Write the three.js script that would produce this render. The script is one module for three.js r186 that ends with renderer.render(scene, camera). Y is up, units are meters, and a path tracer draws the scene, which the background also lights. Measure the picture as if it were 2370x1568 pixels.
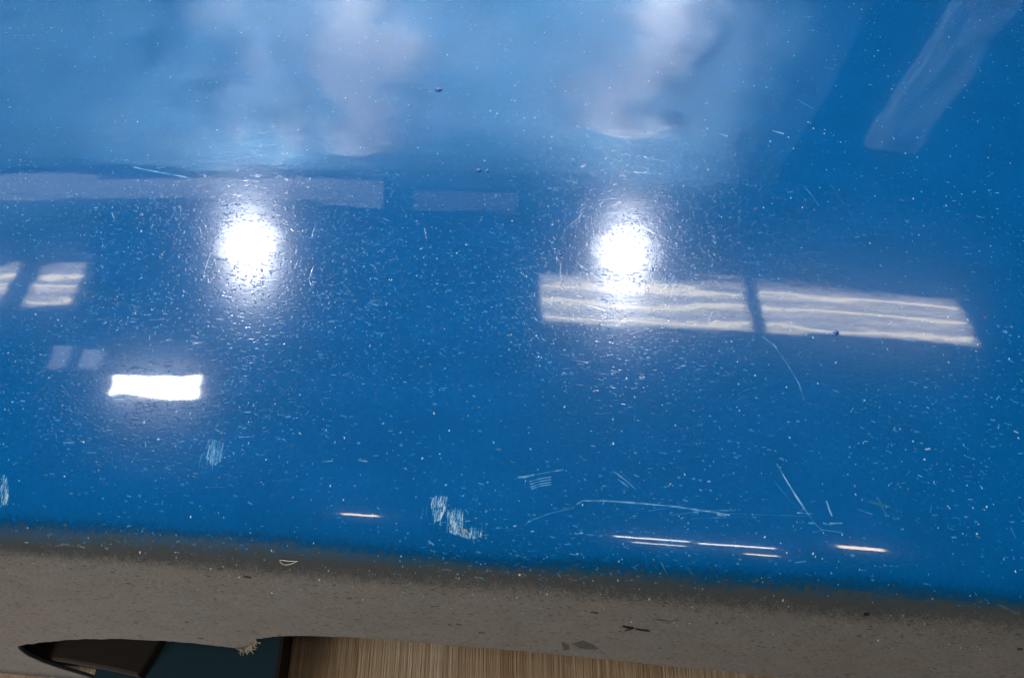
import * as THREE from 'three';
import { mergeGeometries } from 'three/addons/utils/BufferGeometryUtils.js';
import { RectAreaLightUniformsLib } from 'three/addons/lights/RectAreaLightUniformsLib.js';

// ---------------------------------------------------------------- camera, background, exposure
const scene = new THREE.Scene();
scene.background = new THREE.Color(0.012, 0.013, 0.016);
const camera = new THREE.PerspectiveCamera(46, 1024 / 677, 0.02, 40);
camera.position.set(0, 0.70694, 0.31);
camera.lookAt(0, 0.17, 0);
scene.add(camera);
const renderer = new THREE.WebGLRenderer({ antialias: true });
renderer.toneMapping = THREE.LinearToneMapping;
renderer.toneMappingExposure = 1.2;
renderer.shadowMap.enabled = true;
RectAreaLightUniformsLib.init();

// lamps of the room (metres, candela / nits), all outside the frame and mirrored by the panel
const BULB = { color: new THREE.Color(0.97, 0.98, 1), candela: 10, radius: 0.074 };
const BULBS = [[-1.30, 2.33, -1.95], [0.56, 2.33, -1.88]];
const TROFFER = { light: 0.6, tray: 1.0, tube: 10, warm: new THREE.Color(1, 0.83, 0.48), cool: new THREE.Color(1, 0.94, 0.98) };
const CEILING_Y = 2.6, WALL_Z = -2.6, FLOOR_Y = -0.0885;

// ---------------------------------------------------------------- helpers
let seed = 20240611;
const rnd = () => { seed = (seed + 0x6d2b79f5) | 0; let t = Math.imul(seed ^ (seed >>> 15), 1 | seed); t = (t + Math.imul(t ^ (t >>> 7), 61 | t)) ^ t; return ((t ^ (t >>> 14)) >>> 0) / 4294967296; };
const rr = (a, b) => a + (b - a) * rnd();
const lerp = (a, b, t) => a + (b - a) * t;
const clamp = (x, a = 0, b = 1) => Math.min(b, Math.max(a, x));
const smooth = (a, b, x) => { const t = clamp((x - a) / (b - a)); return t * t * (3 - 2 * t); };
function hash2(ix, iy, k) { let h = Math.imul(ix, 374761393) ^ Math.imul(iy, 668265263) ^ Math.imul(k + 1, 1442695041); h = Math.imul(h ^ (h >>> 13), 1274126177); return ((h ^ (h >>> 16)) >>> 0) / 4294967296; }
function noise2(x, y, k = 0) {
  const ix = Math.floor(x), iy = Math.floor(y), fx = x - ix, fy = y - iy;
  const u = fx * fx * fx * (fx * (fx * 6 - 15) + 10), v = fy * fy * fy * (fy * (fy * 6 - 15) + 10);
  const a = hash2(ix, iy, k), b = hash2(ix + 1, iy, k), c = hash2(ix, iy + 1, k), d = hash2(ix + 1, iy + 1, k);
  return a + (b - a) * u + (c - a) * v + (a - b - c + d) * u * v;
}
const fbm = (x, y, k, n = 3) => { let s = 0, w = 0.5, t = 0; for (let i = 0; i < n; i++) { s += w * noise2(x, y, k + i * 7); t += w; x *= 2.03; y *= 2.03; w *= 0.5; } return s / t; };

const used = new Map();
function numbered(name) { const n = used.get(name) ?? 0; used.set(name, n + 1); return n ? `${name}_${String(n).padStart(3, '0')}` : name; }
function describe(o, label, category, group, kind) {
  if (label) o.userData.label = label;
  if (category) o.userData.category = category;
  if (group) o.userData.group = group;
  if (kind) o.userData.kind = kind;
  return o;
}
function thing(name, label, category, pos = [0, 0, 0], group) {
  const g = new THREE.Group(); g.name = numbered(name); g.position.set(...pos); scene.add(g);
  return describe(g, label, category, group);
}
function part(name, geometry, material, parent, label) {
  const m = new THREE.Mesh(geometry, material); m.name = name; m.castShadow = m.receiveShadow = true; parent.add(m);
  if (label) m.userData.label = label;
  return m;
}
function structure(name, geometry, material, pos, label) {
  const m = part(name, geometry, material, scene, label); m.position.set(...pos); m.userData.kind = 'structure';
  return m;
}
function dataTexture(w, h, fill, srgb = false) {
  const d = new Uint8Array(w * h * 4);
  for (let j = 0, p = 0; j < h; j++) for (let i = 0; i < w; i++, p += 4) { const c = fill((i + 0.5) / w, (j + 0.5) / h); d[p] = clamp(c[0]) * 255; d[p + 1] = clamp(c[1]) * 255; d[p + 2] = clamp(c[2]) * 255; d[p + 3] = 255; }
  const t = new THREE.DataTexture(d, w, h); t.magFilter = THREE.LinearFilter; t.minFilter = THREE.LinearMipmapLinearFilter; t.wrapS = t.wrapT = THREE.RepeatWrapping;
  if (srgb) t.colorSpace = THREE.SRGBColorSpace;
  t.needsUpdate = true; return t;
}

// ---------------------------------------------------------------- the panel's shape: a profile swept sideways
// s runs down the profile in metres (0 = middle of the face), a runs sideways
const PROFILE = (() => {
  const ds = 0.0005, s0 = -1.2, n = 3601, th = new Float64Array(n), w = new Float64Array(n), y = new Float64Array(n), mid = 2400;
  const R = 1.2, k1 = 1 / 0.062, tMax = 76 * Math.PI / 180, rad = Math.PI / 180;
  for (let i = 0; i < mid; i++) th[i] = (s0 + i * ds) / 2.6;
  for (let i = mid + 1; i < n; i++) {
    const s = s0 + i * ds;
    const k = 1 / R + (k1 - 1 / R) * smooth(0.115, 0.175, s);
    th[i] = th[i - 1] + k * ds * (1 - smooth(55 * rad, tMax + 2 * rad, th[i - 1]));
  }
  for (let i = 1; i < n; i++) { w[i] = w[i - 1] + Math.cos(th[i]) * ds; y[i] = y[i - 1] - Math.sin(th[i]) * ds; }
  const wm = w[mid], ym = y[mid];
  return (s) => { const f = clamp((s - s0) / ds, 0, n - 2), i = Math.floor(f), t = f - i; return [lerp(w[i], w[i + 1], t) - wm, lerp(y[i], y[i + 1], t) - ym]; };
})();
const YTOP = 0.17, YAW = -4.6 * Math.PI / 180, CY = Math.cos(YAW), SY = Math.sin(YAW);
// shallow waves of the moulding and the orange peel of the lacquer (heights in metres)
function ripple(a, s) {
  const roll = 1 - smooth(0.12, 0.16, s);
  let h = 0;
  h += (noise2(a * 9 + 3, s * 16, 11) - 0.5) * 3.4e-4 * roll;
  h += (noise2(a * 20 + 5, s * 60, 12) - 0.5) * 3.0e-5 * roll;
  h += (noise2(a * 24, s * 140, 14) - 0.5) * 3.4e-5 * roll;
  h += (noise2(a * 15 + 2, s * 8, 15) - 0.5) * 4.2e-4 * (1 - smooth(-0.22, -0.14, s)) + (noise2(a * 34 + 2, s * 22, 16) - 0.5) * 0.4e-4 * (1 - smooth(-0.20, -0.12, s));
  h += (noise2(a * 120, s * 300, 13) - 0.5) * 6.0e-6;
  h += -5.5e-4 * Math.exp(-(((a - 0.125) / 0.055) ** 2 + ((s + 0.20) / 0.035) ** 2));
  return h;
}
const NIBS = [[-0.0947, -0.2836, 0.0036, 0.0021], [-0.0442, -0.1741, 0.0026, 0.0016], [-0.0365, -0.1741, 0.0022, 0.0013], [-0.0705, -0.1299, 0.0014, 0.0010], [0.2536, -0.0287, 0.0026, 0.0015], [0.0335, -0.0841, 0.0018, 0.0012], [0.036, -0.089, 0.0012, 0.0009], [-0.28, -0.07, 0.0013, 0.001], [0.20, -0.15, 0.0012, 0.0009], [0.31, -0.12, 0.0011, 0.0008], [-0.19, -0.12, 0.0011, 0.0008], [-0.40, -0.12, 0.0011, 0.0008], [-0.02, 0.06, 0.0011, 0.0008], [-0.145, 0.137, 0.0012, 0.0008]];
function surfacePoint(a, s, out = new THREE.Vector3(), flat = false) {
  const [w, y] = PROFILE(s), h = flat ? 0 : ripple(a, s);
  return out.set(CY * a + SY * w, YTOP + y - a * a / 14 + h, -SY * a + CY * w);
}
const nA = new THREE.Vector3(), nB = new THREE.Vector3(), nC = new THREE.Vector3(), nD = new THREE.Vector3();
function surfaceNormal(a, s, out = new THREE.Vector3()) {
  const e = 6e-4;
  surfacePoint(a + e, s, nA); surfacePoint(a - e, s, nB); surfacePoint(a, s + e, nC); surfacePoint(a, s - e, nD);
  return out.copy(nC.sub(nD)).cross(nA.sub(nB)).normalize();
}
// uv of the two texture tiles, left and right of the middle
const TILE = { a: 0.56, s0: -0.45, s1: 0.30 };
const uvOf = (a, s, right) => [right ? a / TILE.a : (a + TILE.a) / TILE.a, (s - TILE.s0) / (TILE.s1 - TILE.s0)];

// ---------------------------------------------------------------- marks on the lacquer: [colour, width mm (-1 = filled outline), strength, a, s, a, s ...] in tenths of a millimetre
const MARKS = [[0,.9,.55,558,1262,597,1234,754,1221,967,1219,1240,1221,1422,1233,1612,1244],
[2,.6,.35,200,1440,248,1398,366,1344,544,1284],
[2,.5,.3,1059,1269,1270,1215,1331,1198],
[2,.6,.35,1225,1286,1421,1239,1664,1212],
[2,.5,.25,1633,1239,1966,1222,2178,1210],
[2,.5,.25,1360,1298,1662,1261,1844,1245],
[0,1.1,.6,1982,846,2029,938,2097,1061,2174,1186],
[0,.6,.4,2174,1186,2234,1268,2271,1298],
[0,.6,.5,2104,1192,2210,1192],
[2,.4,.3,1950,970,2063,1116,2149,1188],
[2,.6,.35,2201,1322,2277,1297,2412,1303],
[0,1.1,.6,-3614,-1613,-3449,-1575,-3188,-1526,-2973,-1481],
[0,.5,.22,-1475,-2758,-1310,-2456,-1166,-2201,-1058,-2026],
[0,.5,.22,-580,-2587,-461,-2345,-343,-2127],
[0,.4,.18,176,-2339,308,-2085],
[0,.7,.4,1928,-206,2031,-138,2117,19,2199,196,2223,327],
[0,.5,.3,1951,-189,2061,-102],
[2,.5,.3,2695,-1923,2769,-1720,2870,-1467],
[2,.6,.35,2453,-1851,2522,-1732,2568,-1613],
[0,.6,.35,2557,-3066,2702,-2931],
[0,.8,.4,809,1004,903,1066,972,1123],
[2,.4,.25,871,1015,996,1109,1064,1177],
[0,.8,.4,842,1059,919,1109],
[1,1.6,.55,132,1103,181,1096,244,1076],
[0,.7,.4,244,1076,363,1044,454,1021],
[0,.8,.5,214,1128,289,1100,368,1081],
[0,.8,.5,221,1147,290,1119,369,1100],
[0,.8,.5,228,1165,292,1138,370,1119],
[0,.8,.5,233,1180,293,1153,371,1135],
[0,.641198952687322,.14267606501248437,-2265,1104,-2271,1145,-2267,1185],
[0,.8378914998883571,.1388543214235877,-2209,1158,-2221,1175,-2224,1192],
[0,.7752887217329106,.3810018501031578,-2179,1098,-2182,1152,-2175,1204],
[0,.6297618223091572,.2694789023911329,-2164,1081,-2164,1146,-2155,1209],
[0,1.081593895702498,.35435996611460013,-2138,1030,-2136,1103,-2125,1175],
[1,.6236643503889223,.3837866221927077,-2124,979,-2114,1086,-2095,1189],
[0,1.1033884008288821,.34663099277381765,-2106,988,-2094,1102,-2074,1214],
[1,.5835027901156131,.19721990243263812,-2063,1031,-2067,1081,-2062,1129],
[0,1.2283475998957838,.36069481391396263,-2043,1004,-2042,1076,-2032,1147],
[1,.5202417846342867,.2897116759880649,-2015,1054,-2023,1088,-2022,1120],
[0,-1,.5,-2170,1097,-2162,972,-2046,1007,-2024,1136,-2083,1189],
[0,.9340525313533413,.2058839006929234,-516,1363,-517,1406,-518,1448],
[1,1.0188520087092938,.15403751736125185,-489,1355,-490,1395,-492,1434],
[0,1.3820580526235944,.12734368365543217,-450,1298,-447,1378,-444,1457],
[1,1.1166431336690326,.41175310296060674,-437,1278,-431,1378,-426,1476],
[0,.743173921404828,.26271260041480177,-414,1289,-411,1365,-409,1439],
[0,.9767325871203741,.17742919698952275,-403,1276,-402,1343,-400,1409],
[0,.8070585949306667,.3841520258341171,-379,1274,-377,1344,-375,1413],
[0,.5958587790134776,.3285639923004686,-362,1285,-364,1323,-366,1361],
[1,1.063683365354505,.3355993770297842,-357,1278,-357,1330,-358,1382],
[0,.8894148327679344,.4491156341059365,-386,1372,-386,1427,-386,1482],
[1,.6157740846922003,.4218978411768969,-337,1374,-335,1452,-333,1528],
[0,1.1763383319731089,.21479907136189702,-317,1391,-317,1449,-317,1506],
[1,.9815650910844895,.316349820451568,-301,1365,-299,1446,-297,1525],
[0,1.1029436937475583,.41890240799746375,-290,1352,-287,1445,-284,1536],
[0,1.3810320757403536,.3551528086839808,-271,1363,-268,1449,-266,1535],
[0,1.307510618913013,.32501542441682657,-253,1356,-251,1442,-249,1527],
[0,.6709239478987181,.4287387444280118,-233,1372,-233,1438,-233,1503],
[1,1.004428564648474,.13891363602915638,-206,1400,-205,1471,-205,1542],
[0,.6317842347694077,.43845427993900865,-163,1468,-165,1512,-167,1556],
[0,1.2775291769091868,.43695696727420913,-138,1478,-140,1525,-142,1572],
[0,.8695821619488784,.22954473897034078,-114,1482,-117,1517,-119,1553],
[1,1.3174870408728971,.25838899634738455,-92,1457,-94,1501,-96,1545],
[1,1.2232432811688523,.15027079355238623,-63,1437,-65,1484,-67,1531],
[1,-1,.75,-471,1324,-428,1274,-359,1285,-361,1376,-389,1453,-431,1465],
[1,-1,.8,-353,1393,-296,1359,-234,1366,-221,1499,-106,1499,-79,1532,-160,1568,-253,1540,-315,1527],
[3,-1,.5,-234,1491,-185,1499,-189,1517,-238,1512],
[0,.6722736843278654,.2693462278313822,-3612,1355,-3587,1457,-3568,1558],
[0,.7250426362713512,.3196131416603135,-3586,1373,-3572,1438,-3561,1502],
[0,.7981765062792677,.12805385156035848,-3545,1439,-3534,1504,-3526,1568],
[0,.9093068000123674,.24368701804218695,-3600,1411,-3583,1496,-3570,1579],
[1,-1,.7,-3637,1350,-3598,1335,-3545,1439,-3522,1555,-3552,1569,-3583,1534],
[5,1.6,.4,2617,1067,2692,1079,2767,1090],
[5,1.8,.4,2683,1024,2711,1095,2735,1154],
[5,.6,.3,2767,1090,2818,1122],
[0,1.6,.55,2318,1088,2334,1154,2349,1195],
[0,.8,.5,2281,1249,2340,1259],
[0,1.0,.55,2326,1248,2418,1237],
[0,.7,.4,2534,1130,2637,1157],
[1,1.6,.7,412,-2416,477,-2386],
[1,1.8,.6,1746,-2448,1825,-2420],
[1,1.2,.6,2258,-2552,2364,-2523],
[1,1.6,.7,-2178,-1538,-2124,-1509],
[1,1.0,.5,-2240,-1566,-2188,-1548],
[1,1.3,.45,1542,1253,1633,1248],
[4,.9,.8,1563,1245,1581,1247],
[0,1.1,.35,-3043,1140,-2971,1138],
[0,1.1,.4,-3248,1076,-3158,1074],
[0,1.0,.45,-1031,1064,-961,1069],
[0,.8,.4,-1289,1095,-1212,1083],
[0,.9,.3,1157,1608,1206,1691],
[0,.8,.25,1335,1622,1383,1682],
[0,1.0,.2,3468,1687,3638,1755],
[0,.9,.35,3611,1158,3635,1231],
[6,1.6,.9,3766,-571,3790,-570],
[0,2.2,.5,3859,-503,3876,-489],
[0,3.2,.5,3895,-450,3929,-446],
[0,.5,.3,-2308,-1839,-1816,-1794],
[0,.4,.25,-2644,-1879,-2392,-1852],
[0,.4,.25,-3019,-2892,-2820,-2893],
[4,1.6,.75,-1768,1966,-1706,1972],
[4,1.5,.75,-2964,2744,-2937,2747],
[4,2.0,.75,-2357,2649,-2332,2659],
[4,1.5,.75,-2342,2937,-2288,2935],
[4,2.2,.75,957,2169,1023,2181],
[4,1.2,.75,1037,2201,1145,2201],
[4,1.0,.75,989,2256,1015,2222],
[4,1.5,.75,703,2040,761,2042],
[4,2.0,.75,2569,1846,2605,1845],
[4,1.8,.75,3676,2024,3714,2023],
[4,1.2,.75,-247,2328,-200,2332],
[4,1.2,.75,-81,2429,-36,2428],
[4,1.0,.75,919,2238,950,2238],
[4,1.0,.75,1171,2057,1293,2064],
[4,1.0,.75,-496,2531,-463,2532],
[4,-1,.5,522,2455,592,2504,598,2582,561,2605],
[4,-1,.5,609,2473,686,2411,760,2459,818,2532,730,2549,665,2533]];
const INK = [[165, 192, 226], [214, 218, 228], [120, 185, 225], [150, 128, 105], [30, 28, 27], [110, 130, 90], [235, 60, 80]];

function panelTextures(right) {
  const N = 2048, a0 = right ? 0 : -TILE.a;
  const X = (a) => (a - a0) / TILE.a * N, Y = (s) => (s - TILE.s0) / (TILE.s1 - TILE.s0) * N;   // canvas row 0 is s0
  const pmX = N / TILE.a / 1000, pmY = N / (TILE.s1 - TILE.s0) / 1000;                       // pixels per millimetre
  const make = () => { const c = document.createElement('canvas'); c.width = c.height = N; return [c, c.getContext('2d')]; };
  const [cc, col] = make(), [bc, bmp] = make(), [rc, rgh] = make();
  // base: blue lacquer, a darker teal and charcoal band, then grey dulled by dust
  const ci = col.createImageData(N, N), ri = rgh.createImageData(N, N), bi = bmp.createImageData(N, N);
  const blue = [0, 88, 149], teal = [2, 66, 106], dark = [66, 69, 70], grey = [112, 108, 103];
  for (let j = 0, p = 0; j < N; j++) {
    const s = lerp(TILE.s0, TILE.s1, (j + 0.5) / N), low = s > 0.13;
    for (let i = 0; i < N; i++, p += 4) {
      const a = a0 + (i + 0.5) / N * TILE.a;
      const g1 = hash2(i, j, right ? 91 : 92);
      let r = blue[0], g = blue[1], b = blue[2], coat = 255, rough = 43, bump = 128 + (g1 - 0.5) * 5;
      const mott = (noise2(a * 420, s * 420, 21) - 0.5) * 0.05 + (noise2(a * 30, s * 40, 22) - 0.5) * 0.05;
      r += mott * 40; g *= 1 + mott; b *= 1 + mott;
      if (low) {
        const jit = (noise2(a * 12, s * 60, 31) - 0.5) * 0.006 + (noise2(a * 1500, s * 1500, 32) - 0.5) * 0.008 + (g1 - 0.5) * 0.005 + (noise2(a * 300, s * 300, 33) - 0.5) * 0.004 + 0.008 * a;
        const q = s + jit;
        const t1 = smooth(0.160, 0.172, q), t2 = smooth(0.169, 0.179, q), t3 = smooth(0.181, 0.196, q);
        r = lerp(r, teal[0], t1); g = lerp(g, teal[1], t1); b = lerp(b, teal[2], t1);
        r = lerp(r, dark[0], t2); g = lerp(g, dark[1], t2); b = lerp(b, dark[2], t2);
        if (t3 > 0) {
          const d = 1 + (noise2(a * 60, s * 90, 41) - 0.5) * 0.05 + (noise2(a * 900, s * 900, 42) - 0.5) * 0.12 + (g1 - 0.5) * 0.05 + (noise2(a * 7, s * 11, 43) - 0.5) * 0.06;
          const w = (noise2(a * 40, s * 60, 44) - 0.5) * 3;
          r = lerp(r, grey[0] * d + w, t3); g = lerp(g, grey[1] * d, t3); b = lerp(b, grey[2] * d - w * 0.6, t3);
        }
        coat = 255 * (1 - smooth(0.163, 0.176, q)); rough = lerp(43, 205, smooth(0.166, 0.178, q));
        bump += t3 * (noise2(a * 700, s * 700, 45) - 0.5) * 36;
      }
      ci.data[p] = r; ci.data[p + 1] = g; ci.data[p + 2] = b; ci.data[p + 3] = 255;
      ri.data[p] = coat; ri.data[p + 1] = rough; ri.data[p + 2] = 0; ri.data[p + 3] = 255;
      bi.data[p] = bi.data[p + 1] = bi.data[p + 2] = bump; bi.data[p + 3] = 255;
    }
  }
  col.putImageData(ci, 0, 0); rgh.putImageData(ri, 0, 0); bmp.putImageData(bi, 0, 0);
  for (const c of [col, bmp, rgh]) c.lineCap = 'round';

  // hairline scratches and polishing swirls: relief only, they show where a lamp glances off them
  seed = right ? 777 : 778;
  for (let k = 0; k < 11000; k++) {
    const a = a0 + rnd() * TILE.a, s = rr(TILE.s0, 0.17), len = (0.7 + 4.2 * rnd() ** 2) * (rnd() < 0.05 ? 3 : 1);
    const ang = rnd() < 0.86 ? (rnd() - 0.5) * 0.55 : rnd() * Math.PI, bend = (rnd() - 0.5) * len * 0.3;
    const up = rnd() < 0.5, dx = Math.cos(ang) * len * pmX / 2, dy = Math.sin(ang) * len * pmY / 2, x = X(a), y = Y(s);
    bmp.strokeStyle = up ? `rgba(255,255,255,${rr(0.25, 0.8)})` : `rgba(0,0,0,${rr(0.25, 0.8)})`;
    bmp.lineWidth = rr(0.8, 1.6);
    bmp.beginPath(); bmp.moveTo(x - dx, y - dy); bmp.quadraticCurveTo(x + bend * dy / len, y + bend, x + dx, y + dy); bmp.stroke();
  }
  for (let k = 0; k < 1400; k++) {   // long faint hairlines in every direction
    const x = rnd() * N, y = Y(rr(TILE.s0, 0.15)), len = rr(8, 34), ang = rnd() * Math.PI, bend = (rnd() - 0.5) * len * 0.35, dx = Math.cos(ang) * len * pmX / 2, dy = Math.sin(ang) * len * pmY / 2;
    bmp.strokeStyle = rnd() < 0.5 ? `rgba(255,255,255,${rr(0.06, 0.26)})` : `rgba(0,0,0,${rr(0.06, 0.26)})`; bmp.lineWidth = rr(0.7, 1.1);
    bmp.beginPath(); bmp.moveTo(x - dx, y - dy); bmp.quadraticCurveTo(x + bend * Math.sin(ang) * pmX, y - bend * Math.cos(ang) * pmY, x + dx, y + dy); bmp.stroke();
  }
  for (let k = 0; k < 13000; k++) {   // pits and grit
    const x = rnd() * N, y = Y(rr(TILE.s0, 0.172)), q = rr(0.7, 1.7);
    bmp.fillStyle = rnd() < 0.5 ? `rgba(255,255,255,${rr(0.3, 0.9)})` : `rgba(0,0,0,${rr(0.3, 0.9)})`;
    bmp.beginPath(); bmp.ellipse(x, y, q * rr(0.9, 2.6), q * rr(0.6, 1), (rnd() - 0.5) * 1.2, 0, 7); bmp.fill();
  }
  // short pale dashes: fine chips in the lacquer, thickest over the middle of the face
  const tilt = -YAW;
  for (let k = 0; k < 26000; k++) {
    const a = a0 + rnd() * TILE.a, s = rr(TILE.s0, 0.185);
    const dens = (0.10 + 0.90 * smooth(-0.27, -0.10, s)) * (0.10 + 4.0 * Math.max(0, fbm(a * 9 + 2, s * 14, 51, 4) - 0.42)) * (a > 0.2 ? 0.55 : 1);
    if (rnd() > dens) continue;
    const len = (0.4 + 4.2 * rnd() ** 4) * (rnd() < 0.03 ? 2 : 1), ang = (rnd() < 0.75 ? (rnd() - 0.5) * 0.6 : (rnd() - 0.5) * 2.6) + 0.05;
    const w = rr(0.18, 0.5) + 0.8 * rnd() ** 6, al = 0.12 + 0.68 * rnd() ** 2;
    const c = rnd() < 0.72 ? [95, 172, 222] : rnd() < 0.8 ? [190, 205, 225] : [188, 178, 165];
    col.strokeStyle = `rgba(${c[0]},${c[1]},${c[2]},${al})`; col.lineWidth = w * pmY;
    const x = X(a), y = Y(s), dx = Math.cos(ang) * len * pmX / 2, dy = Math.sin(ang) * len * pmY / 2;
    col.beginPath(); col.moveTo(x - dx, y - dy); col.lineTo(x + dx * rr(0.2, 1), y + dy); col.stroke();
    bmp.strokeStyle = `rgba(0,0,0,${al})`; bmp.lineWidth = w * pmY; bmp.beginPath(); bmp.moveTo(x - dx, y - dy); bmp.lineTo(x + dx, y + dy); bmp.stroke();
    if (al > 0.35) { rgh.strokeStyle = 'rgb(60,150,0)'; rgh.lineWidth = w * pmY; rgh.beginPath(); rgh.moveTo(x - dx, y - dy); rgh.lineTo(x + dx, y + dy); rgh.stroke(); }
  }
  // larger blunt chips
  for (let k = 0; k < 700; k++) {
    const a = a0 + rnd() * TILE.a, s = rr(-0.10, 0.175); if (rnd() > (a > 0.2 ? 0.4 : 0.9)) continue;
    const x = X(a), y = Y(s), q = rr(0.5, 1.3) * pmX, al = rr(0.12, 0.5);
    col.fillStyle = rnd() < 0.7 ? `rgba(130,180,215,${al})` : `rgba(165,160,155,${al})`;
    col.beginPath(); const m = 7, r0 = rr(0, 6);
    for (let i = 0; i < m; i++) { const t = i / m * 6.283, f = rr(0.5, 1.2); col.lineTo(x + Math.cos(t + r0) * q * f * 1.6, y + Math.sin(t + r0) * q * f * 0.6); }
    col.closePath(); col.fill();
  }
  // white dust grains
  for (let k = 0; k < 1500; k++) {
    const a = a0 + rnd() * TILE.a, s = TILE.s0 + rnd() * (0.215 - TILE.s0), x = X(a), y = Y(s), big = rnd() ** 4;
    col.fillStyle = `rgba(${rnd() < 0.8 ? '222,240,246' : '245,226,205'},${rr(0.35, 0.95)})`;
    col.beginPath(); col.ellipse(x, y, (0.34 + 0.5 * big) * pmX, (0.30 + 0.42 * big) * pmY, rnd() * 3, 0, 7); col.fill();
  }
  // on the grey: short dark flecks along the moulding, pale fibres, a few grains
  for (let k = 0; k < 2300; k++) {
    const a = a0 + rnd() * TILE.a, s = rr(0.186, 0.30), len = rr(0.6, 3.2), x = X(a), y = Y(s), bigOne = rnd() < 0.05;
    col.strokeStyle = `rgba(${rnd() < 0.3 ? '44,35,28' : '42,40,38'},${bigOne ? rr(0.5, 0.85) : rr(0.12, 0.45)})`; col.lineWidth = rr(0.35, 1.0) * pmY;
    col.beginPath(); col.moveTo(x, y); col.lineTo(x + len * pmX, y + rr(-0.5, 0.7) * pmY); col.stroke();
  }
  for (let k = 0; k < 1300; k++) {
    const x = rnd() * N, y = Y(rr(0.18, 0.30)), t = rnd() * 3.14, len = rr(0.4, 2.2);
    col.strokeStyle = `rgba(172,166,158,${rr(0.08, 0.34)})`; col.lineWidth = rr(0.2, 0.5) * pmX;
    col.beginPath(); col.moveTo(x, y); col.quadraticCurveTo(x + len * pmX * Math.cos(t + 0.5) / 2, y + len * pmY * Math.sin(t + 0.5) / 2, x + len * pmX * Math.cos(t), y + len * pmY * Math.sin(t)); col.stroke();
  }
  // the single marks
  for (const ctx of [col, bmp, rgh]) ctx.lineCap = 'butt';
  for (const [c, w, al, ...q] of MARKS) {
    const ink = INK[c].join(','), pts = [];
    for (let i = 0; i < q.length; i += 2) pts.push([X(q[i] / 1e4), Y(q[i + 1] / 1e4)]);
    if (Math.max(...pts.map((p) => p[0])) < -30 || Math.min(...pts.map((p) => p[0])) > N + 30) continue;
    const path = (ctx, jag) => { ctx.beginPath(); pts.forEach((p, i) => ctx[i ? 'lineTo' : 'moveTo'](p[0] + jag * (rnd() - 0.5), p[1] + jag * (rnd() - 0.5))); };
    if (w < 0) {
      col.save(); path(col, 3); col.closePath(); col.clip();
      const xs = pts.map((p) => p[0]), ys = pts.map((p) => p[1]), x0 = Math.min(...xs), x1 = Math.max(...xs), y0 = Math.min(...ys), y1 = Math.max(...ys);
      if (c === 4) { col.fillStyle = `rgba(62,61,59,${al + 0.15})`; col.fillRect(x0, y0, x1 - x0, y1 - y0); }
      else for (let k = 0; k < (x1 - x0) * 5; k++) { const x = rr(x0, x1), y = rr(y0, y1), l = 2 + 20 * rnd() ** 3; col.strokeStyle = `rgba(${ink},${al * rr(0.25, 0.95)})`; col.lineWidth = rr(0.5, 2.6); col.beginPath(); col.moveTo(x, y); col.lineTo(x + rr(-1, 1), y + l); col.stroke(); }
      col.restore();
      continue;
    }
    const seg = [];
    for (let i = 0; i < pts.length - 1; i++) { const n = Math.max(1, Math.ceil(Math.hypot(pts[i + 1][0] - pts[i][0], pts[i + 1][1] - pts[i][1]) / 7)); for (let k = 0; k < n; k++) seg.push([lerp(pts[i][0], pts[i + 1][0], k / n), lerp(pts[i][1], pts[i + 1][1], k / n)]); }
    seg.push(pts[pts.length - 1]);
    for (let i = 0; i < seg.length - 1; i++) {   // uneven pressure along the stroke
      const f = 0.15 + 1.25 * noise2(i * 0.45, w * 100 + q[0] * 0.01, 61), wpx = w * pmX * (0.45 + 0.9 * noise2(i * 0.3, q[1] * 0.01, 62));
      for (const [ctx, style] of [[col, `rgba(${ink},${clamp(al * f * 1.05)})`], [bmp, `rgba(0,0,0,${al * 0.8})`]]) { ctx.strokeStyle = style; ctx.lineWidth = wpx; ctx.beginPath(); ctx.moveTo(...seg[i]); ctx.lineTo(...seg[i + 1]); ctx.stroke(); }
      if (al > 0.3) { rgh.strokeStyle = 'rgba(30,160,0,0.8)'; rgh.lineWidth = wpx; rgh.beginPath(); rgh.moveTo(...seg[i]); rgh.lineTo(...seg[i + 1]); rgh.stroke(); }
    }
  }
  return [[cc, true], [bc, false], [rc, false]].map(([c, srgb]) => {
    const t = new THREE.CanvasTexture(c); t.flipY = false; t.wrapS = t.wrapT = THREE.MirroredRepeatWrapping; t.anisotropy = 8; if (srgb) t.colorSpace = THREE.SRGBColorSpace;
    return t;
  });
}
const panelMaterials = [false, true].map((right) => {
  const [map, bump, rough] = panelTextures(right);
  return new THREE.MeshPhysicalMaterial({ name: 'lacquer', map, bumpMap: bump, bumpScale: 0.00027, roughnessMap: rough, roughness: 1, specularIntensity: 0.42, anisotropy: 0.6, anisotropyRotation: Math.PI / 2, clearcoat: 1, clearcoatMap: rough, clearcoatRoughness: 0.04, side: THREE.DoubleSide });
});

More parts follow.
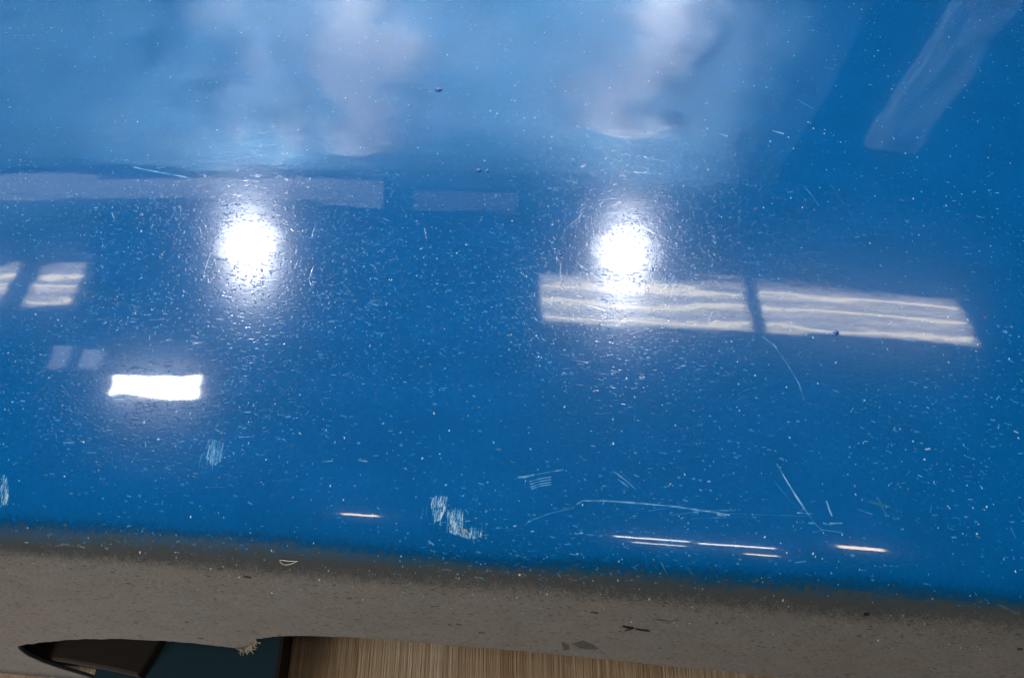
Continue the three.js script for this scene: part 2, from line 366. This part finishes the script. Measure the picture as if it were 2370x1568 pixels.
// a sheet between two curves s = low(a), s = high(a), in two halves so that each wears its own tile
function sheet(a0, a1, low, high, stepA, rows, offset = 0) {
  const halves = [];
  for (const right of [false, true]) {
    const b0 = right ? Math.max(0, a0) : a0, b1 = right ? a1 : Math.min(0, a1);
    if (b1 - b0 < 1e-6) continue;
    const nx = Math.max(1, Math.round((b1 - b0) / stepA)), pos = [], nor = [], uv = [], idx = [], p = new THREE.Vector3(), n = new THREE.Vector3();
    for (let j = 0; j <= rows; j++) for (let i = 0; i <= nx; i++) {
      const a = lerp(b0, b1, i / nx), s = lerp(low(a), high(a), j / rows);
      surfacePoint(a, s, p); surfaceNormal(a, s, n); if (offset) p.addScaledVector(n, offset);
      pos.push(p.x, p.y, p.z); nor.push(n.x, n.y, n.z); uv.push(...uvOf(a, s, right));
    }
    for (let j = 0; j < rows; j++) for (let i = 0; i < nx; i++) { const k = j * (nx + 1) + i; idx.push(k, k + nx + 1, k + 1, k + 1, k + nx + 1, k + nx + 2); }
    const g = new THREE.BufferGeometry(); g.setAttribute('position', new THREE.Float32BufferAttribute(pos, 3)); g.setAttribute('normal', new THREE.Float32BufferAttribute(nor, 3)); g.setAttribute('uv', new THREE.Float32BufferAttribute(uv, 2)); g.setIndex(idx);
    halves.push([g, right ? 1 : 0]);
  }
  if (halves.length === 1) return [halves[0][0], panelMaterials[halves[0][1]]];
  return [mergeGeometries(halves.map((h) => h[0]), true), panelMaterials];
}
// the thickness of the moulding along a cut edge: a rounded strip that turns in from the face
function cutStrip(points, thick) {
  const pos = [], uv = [], idx = [], p = new THREE.Vector3(), n = new THREE.Vector3(), m = 5;
  points.forEach(([a, s], i) => {
    surfacePoint(a, s, p); surfaceNormal(a, s, n);
    const [a2, s2] = points[Math.min(i + 1, points.length - 1)], [a1, s1] = points[Math.max(i - 1, 0)];
    const t = surfacePoint(a2, s2, nA.clone()).sub(surfacePoint(a1, s1, nB.clone())).normalize(), out = t.clone().cross(n).normalize();
    for (let k = 0; k <= m; k++) { const f = k / m * Math.PI / 2, q = p.clone().addScaledVector(out, Math.sin(f) * thick * 0.5).addScaledVector(n, -(1 - Math.cos(f)) * thick * 0.5 - (k === m ? thick : 0)); pos.push(q.x, q.y, q.z); uv.push(a * 8, k * 0.01 + s); }
    if (i) for (let k = 0; k < m; k++) { const q = (i - 1) * (m + 1) + k; idx.push(q, q + 1, q + m + 1, q + 1, q + m + 2, q + m + 1); }
  });
  const g = new THREE.BufferGeometry(); g.setAttribute('position', new THREE.Float32BufferAttribute(pos, 3)); g.setAttribute('uv', new THREE.Float32BufferAttribute(uv, 2)); g.setIndex(idx); g.computeVertexNormals();
  return g;
}
// piecewise curve through [a, s] points
const through = (pts) => (a) => { if (a <= pts[0][0]) return pts[0][1]; for (let i = 1; i < pts.length; i++) if (a <= pts[i][0]) { const t = (a - pts[i - 1][0]) / (pts[i][0] - pts[i - 1][0]); return lerp(pts[i - 1][1], pts[i][1], t); } return pts[pts.length - 1][1]; };
const SLOT_TOP = [[-0.409, 0.347], [-0.4075, 0.3425], [-0.403, 0.3395], [-0.395, 0.3355], [-0.382, 0.330], [-0.354, 0.319], [-0.326, 0.312], [-0.301, 0.307], [-0.275, 0.305], [-0.239, 0.304], [-0.207, 0.307], [-0.196, 0.307], [-0.190, 0.297], [-0.184, 0.286]];
const EDGE = [...SLOT_TOP, [-0.175, 0.2815], [-0.166, 0.278], [-0.152, 0.274], [-0.115, 0.269], [-0.077, 0.267], [0.017, 0.267], [0.120, 0.270], [0.228, 0.273], [0.315, 0.275], [0.8, 0.275]];
const RIM_TOP = [[-0.409, 0.347], [-0.4087, 0.356], [-0.407, 0.364], [-0.399, 0.378], [-0.387, 0.389], [-0.370, 0.402], [-0.36, 0.4125]];
const RIM_LOW = 0.4130, SPLIT = 0.178, BACK = -0.72;
const rough1 = (a) => (noise2(a * 300, 1, 71) - 0.5) * 0.0012 + (noise2(a * 90, 2, 72) - 0.5) * 0.0012;
const edgeAt = through(EDGE), edgeRough = (a) => edgeAt(a) + rough1(a) * (a > -0.41 ? 1 : 0);

// ---------------------------------------------------------------- the panel
const panel = thing('painted_panel', 'glossy blue lacquered panel, scratched and dusty, rolled over to a dull grey lower edge', 'painted panel');
{
  const [g, m] = sheet(-0.8, 0.8, () => BACK, () => SPLIT, 0.003, 480);
  part('painted_face', g, m, panel, 'glossy blue face with scratches, dust specks and lamp reflections');
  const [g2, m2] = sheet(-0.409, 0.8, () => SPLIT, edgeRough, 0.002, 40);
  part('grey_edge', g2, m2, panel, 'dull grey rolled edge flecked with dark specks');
  const [g3, m3] = sheet(-0.8, -0.409, () => SPLIT, (a) => RIM_LOW, 0.004, 70);
  const [g4, m4] = sheet(-0.409, -0.36, through(RIM_TOP), () => RIM_LOW, 0.001, 14);
  part('lower_rim', mergeGeometries([g3, g4]), m3, panel, 'dull grey rim running under the slot');
  const cutMat = new THREE.MeshStandardMaterial({ name: 'cut_edge', color: 0x4c5254, roughness: 0.7, side: THREE.DoubleSide, bumpMap: dataTexture(128, 128, (u, v) => { const n = fbm(u * 30, v * 30, 81); return [n, n, n]; }), bumpScale: 0.0002 });
  const along = []; for (let a = -0.409; a <= 0.8; a += 0.0015) along.push([a, edgeRough(a)]);
  part('cut_edge', cutStrip(along, 0.0022), cutMat, panel, 'thin pale cut edge of the moulding');
  part('cut_edge', cutStrip(RIM_TOP.map(([a, s]) => [a, s + rough1(a) * 0.4]).reverse(), 0.0022), cutMat, panel);
  const dull = new THREE.MeshStandardMaterial({ name: 'rim_foot', color: 0x77706a, roughness: 0.8, side: THREE.DoubleSide });
  const foot = []; for (let a = -0.8; a <= -0.36; a += 0.01) foot.push([a, RIM_LOW]);
  part('rim_foot', cutStrip(foot, 0.002), dull, panel);

  // little bumps of dirt trapped under the lacquer
  const nibMat = new THREE.MeshPhysicalMaterial({ name: 'lacquer_bump', color: new THREE.Color(0.004, 0.10, 0.40), roughness: 0.3, clearcoat: 1, clearcoatRoughness: 0.03 });
  for (const [a, s, r, h] of NIBS) {
    const g = new THREE.SphereGeometry(1, 20, 10, 0, 6.2832, 0, 1.5708), n = surfaceNormal(a, s);
    const mm = part('lacquer_bump', g, nibMat, panel);
    mm.position.copy(surfacePoint(a, s)).addScaledVector(n, -0.0001); mm.scale.set(r, h, r * 0.85); mm.quaternion.setFromUnitVectors(new THREE.Vector3(0, 1, 0), n);
  }
  // frayed plastic where the slot was torn open
  const frayMat = new THREE.MeshStandardMaterial({ name: 'frayed_plastic', color: 0xc9bda6, roughness: 0.75, side: THREE.DoubleSide });
  const burrMat = new THREE.MeshStandardMaterial({ name: 'torn_plastic', color: 0x62584d, roughness: 0.8, side: THREE.DoubleSide });
  seed = 99;
  const shreds = [], base = new THREE.Vector3();
  for (let k = 0; k < 70; k++) {
    const a = rnd() < 0.45 ? rr(-0.2005, -0.1965) : rr(-0.196, -0.184), s = edgeAt(a) - rr(0, 0.002); surfacePoint(a, s, base);
    base.addScaledVector(surfaceNormal(a, s), 0.0004);
    const L = rr(0.0015, 0.0068), pts = [base.clone()]; let d = new THREE.Vector3(rr(-0.4, 0.8), rr(-0.4, 0.3), rr(0.3, 1)).normalize();
    for (let i = 0; i < 4; i++) { d.add(new THREE.Vector3(rr(-0.7, 0.7), rr(-0.5, 0.5), rr(-0.5, 0.5))).normalize(); pts.push(pts[i].clone().addScaledVector(d, L / 4)); }
    shreds.push(new THREE.TubeGeometry(new THREE.CatmullRomCurve3(pts), 10, rr(0.0001, 0.00034), 5));
  }
  const frayed = part('frayed_plastic', mergeGeometries(shreds), frayMat, panel, 'pale frayed plastic shreds at the torn end of the slot'); frayed.userData.kind = 'stuff';
  for (const [a, s, r] of [[-0.1985, 0.3055, 0.0024], [-0.194, 0.3015, 0.0022], [-0.1895, 0.2955, 0.0020], [-0.2035, 0.3065, 0.0017]]) {
    const g = new THREE.IcosahedronGeometry(1, 2), p = g.attributes.position;
    for (let i = 0; i < p.count; i++) { const f = 0.6 + 0.8 * noise2(p.getX(i) * 2.1 + a * 900, p.getY(i) * 2.1 + p.getZ(i) * 1.7, 83); p.setXYZ(i, p.getX(i) * f, p.getY(i) * f, p.getZ(i) * f); }
    g.computeVertexNormals();
    const m = part('torn_plastic', g, burrMat, panel); m.position.copy(surfacePoint(a, s)); m.scale.set(r * 1.4, r * 0.5, r); m.rotation.set(0.9, rr(-0.6, 0.6), 0.2);
  }
  // behind the slot: a blue inner beam and a brown bracket in the shade, and the flange that carries the far side
  const beamShape = new THREE.Shape(); beamShape.moveTo(-0.36, 0); beamShape.lineTo(-0.192, 0); beamShape.quadraticCurveTo(-0.188, 0, -0.188, -0.05);
  const rounded = (w, h, d, b = 0.004) => { const s = new THREE.Shape(); s.moveTo(-w / 2 + b, -h / 2 + b); s.lineTo(w / 2 - b, -h / 2 + b); s.lineTo(w / 2 - b, h / 2 - b); s.lineTo(-w / 2 + b, h / 2 - b); s.closePath(); const g = new THREE.ExtrudeGeometry(s, { depth: d - 2 * b, bevelEnabled: true, bevelSize: b, bevelThickness: b, bevelSegments: 3 }); g.translate(0, 0, -(d - 2 * b) / 2); return g; };
  const innerBlue = new THREE.MeshPhysicalMaterial({ name: 'inner_blue', color: new THREE.Color(0.011, 0.050, 0.072), roughness: 0.55, bumpMap: dataTexture(128, 128, (u, v) => { const n = fbm(u * 20, v * 20, 84); return [n, n, n]; }), bumpScale: 0.0004 });
  const beam = part('inner_beam', rounded(0.168, 0.02, 0.34), innerBlue, panel, 'dark blue inner beam seen through the slot');
  beam.position.set(-0.293, FLOOR_Y + 0.0105, 0.11); beam.rotation.y = 0;
  const brown = new THREE.MeshStandardMaterial({ name: 'brown_bracket', color: 0x2b2119, roughness: 0.85 });
  const foot2 = new THREE.Shape([[-0.47, 0], [-0.47, -0.196], [-0.40, -0.200], [-0.36, -0.2065], [-0.333, -0.212], [-0.313, -0.165], [-0.28, 0]].map((p) => new THREE.Vector2(...p)));
  const bg = new THREE.ExtrudeGeometry(foot2, { depth: 0.028, bevelEnabled: true, bevelSize: 0.003, bevelThickness: 0.003, bevelSegments: 2 }); bg.rotateX(-Math.PI / 2);
  const bracket = part('inner_bracket', bg, brown, panel, 'dark brown bracket behind the left end of the slot');
  bracket.position.set(0, FLOOR_Y + 0.004, 0);
  part('shade_flange', rounded(0.003, 0.032, 0.36, 0.0008).translate(-0.2085, FLOOR_Y + 0.0175, 0.10), brown, panel, 'thin dark upright flange added along the inner beam to shade the boards');  // upright plate added to cast shade on the boards beside it
  const back = [], bi = []; for (let i = 0; i <= 40; i++) { const p = surfacePoint(lerp(-0.8, 0.8, i / 40), BACK); back.push(p.x, p.y, p.z, p.x, FLOOR_Y + 0.001, p.z - 0.004); if (i) bi.push(i * 2 - 2, i * 2 - 1, i * 2, i * 2, i * 2 - 1, i * 2 + 1); }
  const fg = new THREE.BufferGeometry(); fg.setAttribute('position', new THREE.Float32BufferAttribute(back, 3)); fg.setIndex(bi); fg.computeVertexNormals();
  part('rear_flange', fg, new THREE.MeshStandardMaterial({ name: 'rear_flange', color: new THREE.Color(0.006, 0.055, 0.10), roughness: 0.5, side: THREE.DoubleSide }), panel);
}

// ---------------------------------------------------------------- small things lying on the panel
{
  const fibre = new THREE.MeshStandardMaterial({ name: 'lint', color: 0xd8d0c2, roughness: 0.8 });
  const at = (a, s, h) => surfacePoint(a, s).addScaledVector(surfaceNormal(a, s), h);
  const pts = [[-0.1365, 0.1806], [-0.1430, 0.1808], [-0.1490, 0.1806], [-0.1487, 0.1826], [-0.1455, 0.1838], [-0.1415, 0.1828], [-0.1375, 0.1810]].map(([a, s], i) => at(a, s, 0.0004 + 0.0003 * (i % 3)));
  const t = new THREE.Mesh(new THREE.TubeGeometry(new THREE.CatmullRomCurve3(pts), 60, 0.00019, 6), fibre); t.name = numbered('lint_thread'); t.castShadow = true; scene.add(t);
  describe(t, 'tiny curled pale thread lying where the blue lacquer turns grey, right of the slot', 'lint');
  const chip = new THREE.MeshStandardMaterial({ name: 'shaving', color: 0x2b2724, roughness: 0.7 });
  const shaving = (pt, r, label) => {
    const g = new THREE.TubeGeometry(new THREE.CatmullRomCurve3(pt.map(([a, s], i) => at(a, s, 0.0003 + 0.0004 * (i % 2)))), 16, r, 6);
    const m = new THREE.Mesh(g, chip); m.name = numbered('plastic_shaving'); m.castShadow = true; scene.add(m); describe(m, label, 'shaving', 'dark shavings on the grey edge');
  };
  shaving([[0.0945, 0.2163], [0.0985, 0.2172], [0.1025, 0.2178]], 0.0007, 'thick short black shaving on the grey edge, above two thinner ones');
  shaving([[0.1035, 0.2182], [0.1085, 0.2186], [0.1135, 0.2188]], 0.00045, 'long thin dark shaving on the grey edge, pointing right');
  shaving([[0.0970, 0.2225], [0.0990, 0.2198], [0.1015, 0.2188]], 0.0004, 'bent dark shaving on the grey edge below the thick one');
}

// ---------------------------------------------------------------- the wooden floor: separate boards, grain running away from the camera
{
  const W = 1024, L = 1024;
  const woodMap = (k) => { seed = 500 + k; const lines = [];
    return dataTexture(W, L, (u, v) => {
      const wob = (noise2(u * 9, v * 14, 100 + k) - 0.5) * 0.022 + (noise2(u * 40, v * 55, 110 + k) - 0.5) * 0.009;
      const x = u + wob, band = noise2(x * 26, v * 1.2, 120 + k), fine = noise2(x * 150, v * 7, 130 + k), fleck = noise2(x * 60, v * 10, 140 + k), pore = noise2(x * 420, v * 22, 150 + k);
      let t = 0.40 * band + 0.34 * fine + 0.26 * fleck; t = smooth(0.25, 0.75, t) * 0.75 + 0.35 * smooth(0.62, 0.72, noise2(x * 34, v * 1.6, 180 + k)) ;
      const d = pore > 0.78 ? 0.86 : 1;
      return [lerp(0.82, 0.98, t) * d, lerp(0.715, 0.905, t) * d, lerp(0.585, 0.80, t) * d];
    }, true); };
  const maps = [0, 1].map(woodMap);
  const rel = dataTexture(512, 512, (u, v) => { const n = 0.6 * noise2(u * 130, v * 6, 160) + 0.4 * noise2(u * 36, v * 3, 161); return [n, 0.45 + 0.3 * n, n]; });
  const floor = new THREE.Group(); floor.name = 'wooden_floor'; floor.userData = { kind: 'structure', label: 'light brown wooden boards under the panel, grain running away from the viewer' }; scene.add(floor);
  const tones = [0xf0e2d2, 0xffffff, 0xeedfcd, 0xe8d9c8, 0xfbf3ea, 0xf2e6d8];
  const mats = tones.map((c, i) => new THREE.MeshPhysicalMaterial({ name: 'board_' + 'abcdef'[i], color: c, map: maps[i % 2], bumpMap: rel, bumpScale: 0.0006, roughnessMap: rel, roughness: 0.9 }));
  const bw = 0.0943, b = 0.0005;
  const shp = new THREE.Shape(); shp.moveTo(-bw / 2 + b, -0.02); shp.lineTo(bw / 2 - b, -0.02); shp.lineTo(bw / 2 - b, -b); shp.lineTo(-bw / 2 + b, -b); shp.closePath();
  const geos = [0, 1, 2].map((k) => {
    const g = new THREE.ExtrudeGeometry(shp, { depth: 1.6, bevelEnabled: true, bevelSize: b * 0.8, bevelThickness: b, bevelSegments: 2 });
    const p = g.attributes.position, uv = g.attributes.uv; for (let i = 0; i < p.count; i++) uv.setXY(i, (p.getX(i) + bw / 2) / 0.1 + k * 0.37 + p.getY(i) * 3, (p.getZ(i)) / 0.35 + k * 0.21);
    return g;
  });
  for (let i = -8; i <= 8; i++) {
    const m = part(numbered('board'), geos[(i + 9) % 3], mats[[3, 0, 4, 5, 0, 1, 2, 3, 4][(i + 9 + 0) % 9]], floor);
    m.position.set(-0.003 + i * (bw + 0.0001), FLOOR_Y, -1.1);
  }
}

// ---------------------------------------------------------------- what the lacquer mirrors: the end wall, the ceiling and its lamps
const plaster = dataTexture(512, 512, (u, v) => { const n = 0.6 * fbm(u * 5, v * 5, 170) + 0.4 * fbm(u * 24, v * 24, 171); const k = 0.5 + 0.5 * smooth(0.25, 0.75, n); return [k, k, k]; }, true);
const darkMat = new THREE.MeshStandardMaterial({ name: 'dark_ceiling', color: new THREE.Color(0.05, 0.05, 0.055), roughness: 0.95 });
{   // end wall: bulges and white patches put pools of lamp light into it
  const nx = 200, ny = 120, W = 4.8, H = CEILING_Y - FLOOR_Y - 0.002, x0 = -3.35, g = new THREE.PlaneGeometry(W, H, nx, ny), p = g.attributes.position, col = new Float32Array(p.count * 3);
  for (let i = 0; i < p.count; i++) {
    const x = p.getX(i) + x0 + W / 2, y = p.getY(i) + H / 2 + FLOOR_Y;
    const wob = (noise2(y * 2.3, 4, 190) - 0.5) * 0.16 + (fbm(x * 2.6, y * 2.6, 197) - 0.5) * 0.5, top = smooth(2.08, 1.80, y + (noise2(x * 5, y * 5, 191) - 0.5) * 0.2);
    const bump = (c, w) => Math.exp(-(((x - c - wob) / w) ** 2)) * top;
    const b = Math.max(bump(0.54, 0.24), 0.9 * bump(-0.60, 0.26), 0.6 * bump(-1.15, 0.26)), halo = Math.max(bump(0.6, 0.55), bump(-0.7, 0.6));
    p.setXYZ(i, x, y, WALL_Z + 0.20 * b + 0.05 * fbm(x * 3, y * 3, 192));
    // pale blue wash; lamp glow painted as ragged white, light fading out at right
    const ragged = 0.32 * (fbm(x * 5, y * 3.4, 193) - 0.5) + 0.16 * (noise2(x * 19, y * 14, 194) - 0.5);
    const white = 0.7 * smooth(0.35, 1.0, b + ragged) + 0.3 * smooth(0.2, 1.0, halo + ragged), rightFade = smooth(0.95, 1.30, x + ragged * 0.8);
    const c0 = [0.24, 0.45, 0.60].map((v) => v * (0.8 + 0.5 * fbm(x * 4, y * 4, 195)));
    c0.forEach((v, k) => { col[i * 3 + k] = lerp(lerp(v, [0.80, 0.86, 0.92][k], white), [0.05, 0.09, 0.12][k], rightFade); });
  }
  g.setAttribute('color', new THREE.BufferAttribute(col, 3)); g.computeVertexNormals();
  structure('end_wall', g, new THREE.MeshStandardMaterial({ name: 'painted_glow', vertexColors: true, roughness: 0.92, side: THREE.DoubleSide }), [0, 0, 0], 'pale blue end wall with lamp glow painted in, mirrored in the upper part of the panel');
}
structure('rear_wall', new THREE.BoxGeometry(7, CEILING_Y - FLOOR_Y + 0.02, 0.12), new THREE.MeshStandardMaterial({ name: 'dark_plaster', color: new THREE.Color(0.09, 0.09, 0.09), map: plaster, roughness: 0.9 }), [0, (CEILING_Y + FLOOR_Y) / 2 - 0.012, 2.8], 'dark wall behind the viewer');
structure('ceiling', new THREE.BoxGeometry(8, 0.12, 6.4), darkMat, [0, CEILING_Y + 0.06, 0], 'dark ceiling mirrored between the lamps');
{
  for (const [x0, y0, x1, y1, h, glow, label] of [[-3.5, 1.96, -0.69, 2.375, 0.22, 0.62, 'long faint glowing stand-in for a beam high on the end wall, mirrored as a pale band'], [-0.53, 2.44, 0.04, 2.47, 0.17, 0.28, 'short dim glowing stand-in for a beam right of the long one, high on the end wall']]) {  // beams given their own glow so the mirrored pale band shows
    const w = Math.hypot(x1 - x0, y1 - y0), t = thing('glowing_beam', label, 'glowing beam', [(x0 + x1) / 2, (y0 + y1) / 2, WALL_Z + 0.10], 'glowing beams on the end wall'); t.rotation.z = Math.atan2(y1 - y0, x1 - x0);
    part('lamp_body', new THREE.BoxGeometry(w + 0.02, h + 0.02, 0.03).translate(0, 0, -0.02), darkMat, t);
    part('light_diffuser', new THREE.BoxGeometry(w, h, 0.008), new THREE.MeshStandardMaterial({ name: 'dim_glow', color: 0x8a8580, emissive: new THREE.Color(0.86, 0.92, 1), emissiveIntensity: glow, roughness: 0.6 }), t);
    const l = new THREE.RectAreaLight(new THREE.Color(0.86, 0.92, 1), glow * 0.4, w, h); l.name = 'strip_glow'; l.position.set(0, 0, 0.01); l.rotation.y = Math.PI; t.add(l);
  }
  const post = new THREE.Mesh(new THREE.BoxGeometry(0.24, 1.80, 0.08), new THREE.MeshStandardMaterial({ name: 'blue_wash', color: new THREE.Color(0.32, 0.44, 0.55), map: plaster, roughness: 0.9 })); post.name = 'pale_post'; post.position.set(1.88, FLOOR_Y + 0.901, WALL_Z + 0.05); post.castShadow = post.receiveShadow = true; scene.add(post);
  describe(post, 'pale upright post beside the end wall, mirrored at the upper right', 'post');
}
function bulbLamp(pos, label) {
  const t = thing('pendant_lamp', label, 'pendant lamp', pos, 'round lamps mirrored as two white spots');
  const shade = new THREE.LatheGeometry([[0.022, 0.15], [0.05, 0.145], [0.10, 0.11], [0.15, 0.035], [0.174, -0.055], [0.171, -0.055], [0.146, 0.033], [0.097, 0.106], [0.049, 0.140], [0.022, 0.145]].map((p) => new THREE.Vector2(...p)), 40);
  part('lamp_shade', shade, new THREE.MeshStandardMaterial({ name: 'lamp_shade', color: 0x2a2a2c, roughness: 0.6, side: THREE.DoubleSide }), t);
  part('light_bulb', new THREE.SphereGeometry(BULB.radius, 28, 18), new THREE.MeshStandardMaterial({ name: 'light_bulb', color: 0xffffff, emissive: BULB.color, emissiveIntensity: 12, roughness: 0.4 }), t);
  part('cord', new THREE.CylinderGeometry(0.004, 0.004, CEILING_Y - pos[1] - 0.15, 8).translate(0, (CEILING_Y - pos[1] + 0.15) / 2, 0), darkMat, t);
  const l = new THREE.PointLight(BULB.color, BULB.candela); l.name = 'bulb_light'; l.castShadow = true; l.shadow.radius = BULB.radius * 0.9 / 0.02; t.add(l);
}
bulbLamp(BULBS[0], 'left round pendant lamp mirrored as the larger white spot');
bulbLamp(BULBS[1], 'right round pendant lamp mirrored above the striped lamps');
for (const [x, label] of [[0.52, 'small added lamp, unseen, on the floor before the end wall, under the right pendant lamp'], [-0.66, 'small added lamp, unseen, on the floor before the end wall, right of the left pendant lamp']]) {  // added lamps, out of view, that brighten the lower end wall
  const t = thing('added_uplighter', label, 'added floor lamp', [x, FLOOR_Y, WALL_Z + 0.75]);
  part('lamp_can', new THREE.LatheGeometry([[0.001, 0.004], [0.09, 0.004], [0.095, 0.20], [0.09, 0.20], [0.085, 0.01], [0.001, 0.01]].map((p) => new THREE.Vector2(...p)), 28), darkMat, t);
  part('light_bulb', new THREE.SphereGeometry(0.04, 18, 12).translate(0, 0.12, 0), new THREE.MeshStandardMaterial({ name: 'added_bulb', color: 0xffffff, emissive: BULB.color, emissiveIntensity: 6 }), t);
  const l = new THREE.PointLight(BULB.color, 11); l.name = 'bulb_light'; l.position.set(0, 0.12, 0); l.castShadow = true; l.shadow.radius = 1.8; t.add(l);
}
function areaLight(parent, color, nits, w, h, y = -0.004) {
  const l = new THREE.RectAreaLight(color, nits, w, h); l.name = 'panel_light'; l.position.set(0, y, 0); l.rotation.x = -Math.PI / 2; parent.add(l);
}
const trayMat = new THREE.MeshStandardMaterial({ name: 'lit_tray', color: 0xdddddd, emissive: TROFFER.cool, emissiveIntensity: TROFFER.tray, roughness: 0.5 });
const tubeMat = new THREE.MeshStandardMaterial({ name: 'tube_lamp', color: 0xffffff, emissive: TROFFER.warm, emissiveIntensity: TROFFER.tube, roughness: 0.4 });
const steel = new THREE.MeshStandardMaterial({ name: 'white_steel', color: 0xcccccc, roughness: 0.5 });
function troffer(x, z, w, d, label, tubes = 3) {
  const t = thing('tube_lamp', label, 'ceiling lamp', [x, CEILING_Y - 0.06, z], 'striped tube lamps on the ceiling');
  part('light_tray', new THREE.BoxGeometry(w, 0.012, d).translate(0, 0.046, 0), trayMat, t);
  for (const [bw, bd, bx, bz] of [[w + 0.024, 0.012, 0, d / 2 + 0.006], [w + 0.024, 0.012, 0, -d / 2 - 0.006], [0.012, d, w / 2 + 0.006, 0], [0.012, d, -w / 2 - 0.006, 0]]) part('frame_bar', new THREE.BoxGeometry(bw, 0.058, bd).translate(bx, 0.029, bz), steel, t);
  for (let i = 0; i < tubes; i++) part('light_tube', new THREE.CylinderGeometry(0.009, 0.009, w - 0.03, 14).rotateZ(Math.PI / 2).translate(0, 0.016, ((i + 0.5) / tubes - 0.5) * d * 0.94), tubeMat, t);
  areaLight(t, new THREE.Color(0.97, 0.95, 0.98), TROFFER.light, w, d, -0.003);
}
troffer(0.668, -1.69, 1.04, 0.36, 'striped tube lamp, third from the left, mirrored below the right white spot');
troffer(1.825, -1.69, 1.14, 0.36, 'striped tube lamp farthest right, mirrored beside the dark lacquer bump');
troffer(-2.47, -1.93, 0.28, 0.38, 'short striped tube lamp, second from the left');
troffer(-3.12, -1.98, 0.70, 0.40, 'striped tube lamp at the far left, cut by the edge of the picture');
function flat(name, x, z, w, d, color, nits, glow, label, turn = 0) {
  const t = thing(name, label, 'ceiling lamp', [x, CEILING_Y - 0.03, z]); t.rotation.y = turn;
  part('lamp_body', new THREE.BoxGeometry(w + 0.03, 0.028, d + 0.03).translate(0, 0.015, 0), steel, t);
  part('light_diffuser', new THREE.BoxGeometry(w, 0.006, d).translate(0, -0.002, 0), new THREE.MeshStandardMaterial({ name: 'light_diffuser', color: 0xffffff, emissive: color, emissiveIntensity: glow, roughness: 0.4 }), t);
  areaLight(t, color, nits, w, d, -0.009);
}
flat('vent_lamp', -2.24, -1.22, 0.10, 0.20, new THREE.Color(0.9, 0.9, 1), 0.7, 0.5, 'dim square lamp left of the bright bar lamp, farther from it');
flat('vent_lamp', -2.06, -1.19, 0.10, 0.16, new THREE.Color(0.9, 0.9, 1), 0.9, 0.6, 'dim square lamp beside the bright bar lamp');
const warm = new THREE.Color(1, 0.80, 0.52), white = new THREE.Color(1, 0.97, 0.93);
flat('bar_lamp', -1.67, -0.93, 0.43, 0.17, white, 34, 5, 'bright rectangular lamp mirrored as the white bar at the lower left');
flat('batten_lamp', 0.50, 0.53, 0.30, 0.035, white, 16, 4, 'slim lamp mirrored as the left pair of thin white streaks');
flat('batten_lamp', 0.85, 0.57, 0.32, 0.035, white, 16, 4, 'slim lamp mirrored as the right thin white streaks');
flat('batten_lamp', 0.52, 0.70, 0.22, 0.03, white, 12, 4, 'short slim lamp behind the left slim lamp');
flat('small_warm_lamp', 0.95, 0.84, 0.14, 0.04, warm, 14, 4, 'small warm lamp mirrored under the right streaks');
flat('small_warm_lamp', 1.39, 0.38, 0.20, 0.06, warm, 14, 4, 'small warm lamp mirrored at the far right of the roll');
flat('small_warm_lamp', -0.71, 0.41, 0.15, 0.05, warm, 14, 4, 'small warm lamp mirrored left of the scuff mark');
{   // an added soft lamp, unseen on the rear wall, to light the rolled edge
  const t = thing('added_fill_lamp', 'added soft fill lamp on the wall behind the viewer', 'added fill lamp', [-1.7, 0.75, 2.72]);
  part('lamp_body', new THREE.BoxGeometry(1.64, 1.04, 0.03).translate(0, 0, 0.018), steel, t);
  part('light_diffuser', new THREE.BoxGeometry(1.6, 1.0, 0.006), new THREE.MeshStandardMaterial({ name: 'soft_diffuser', color: 0xffffff, emissive: white, emissiveIntensity: 2, roughness: 0.4 }), t);
  const l = new THREE.RectAreaLight(white, 9, 1.6, 1.0); l.name = 'panel_light'; l.position.set(0, 0, -0.006); t.add(l);
}


renderer.render(scene, camera);
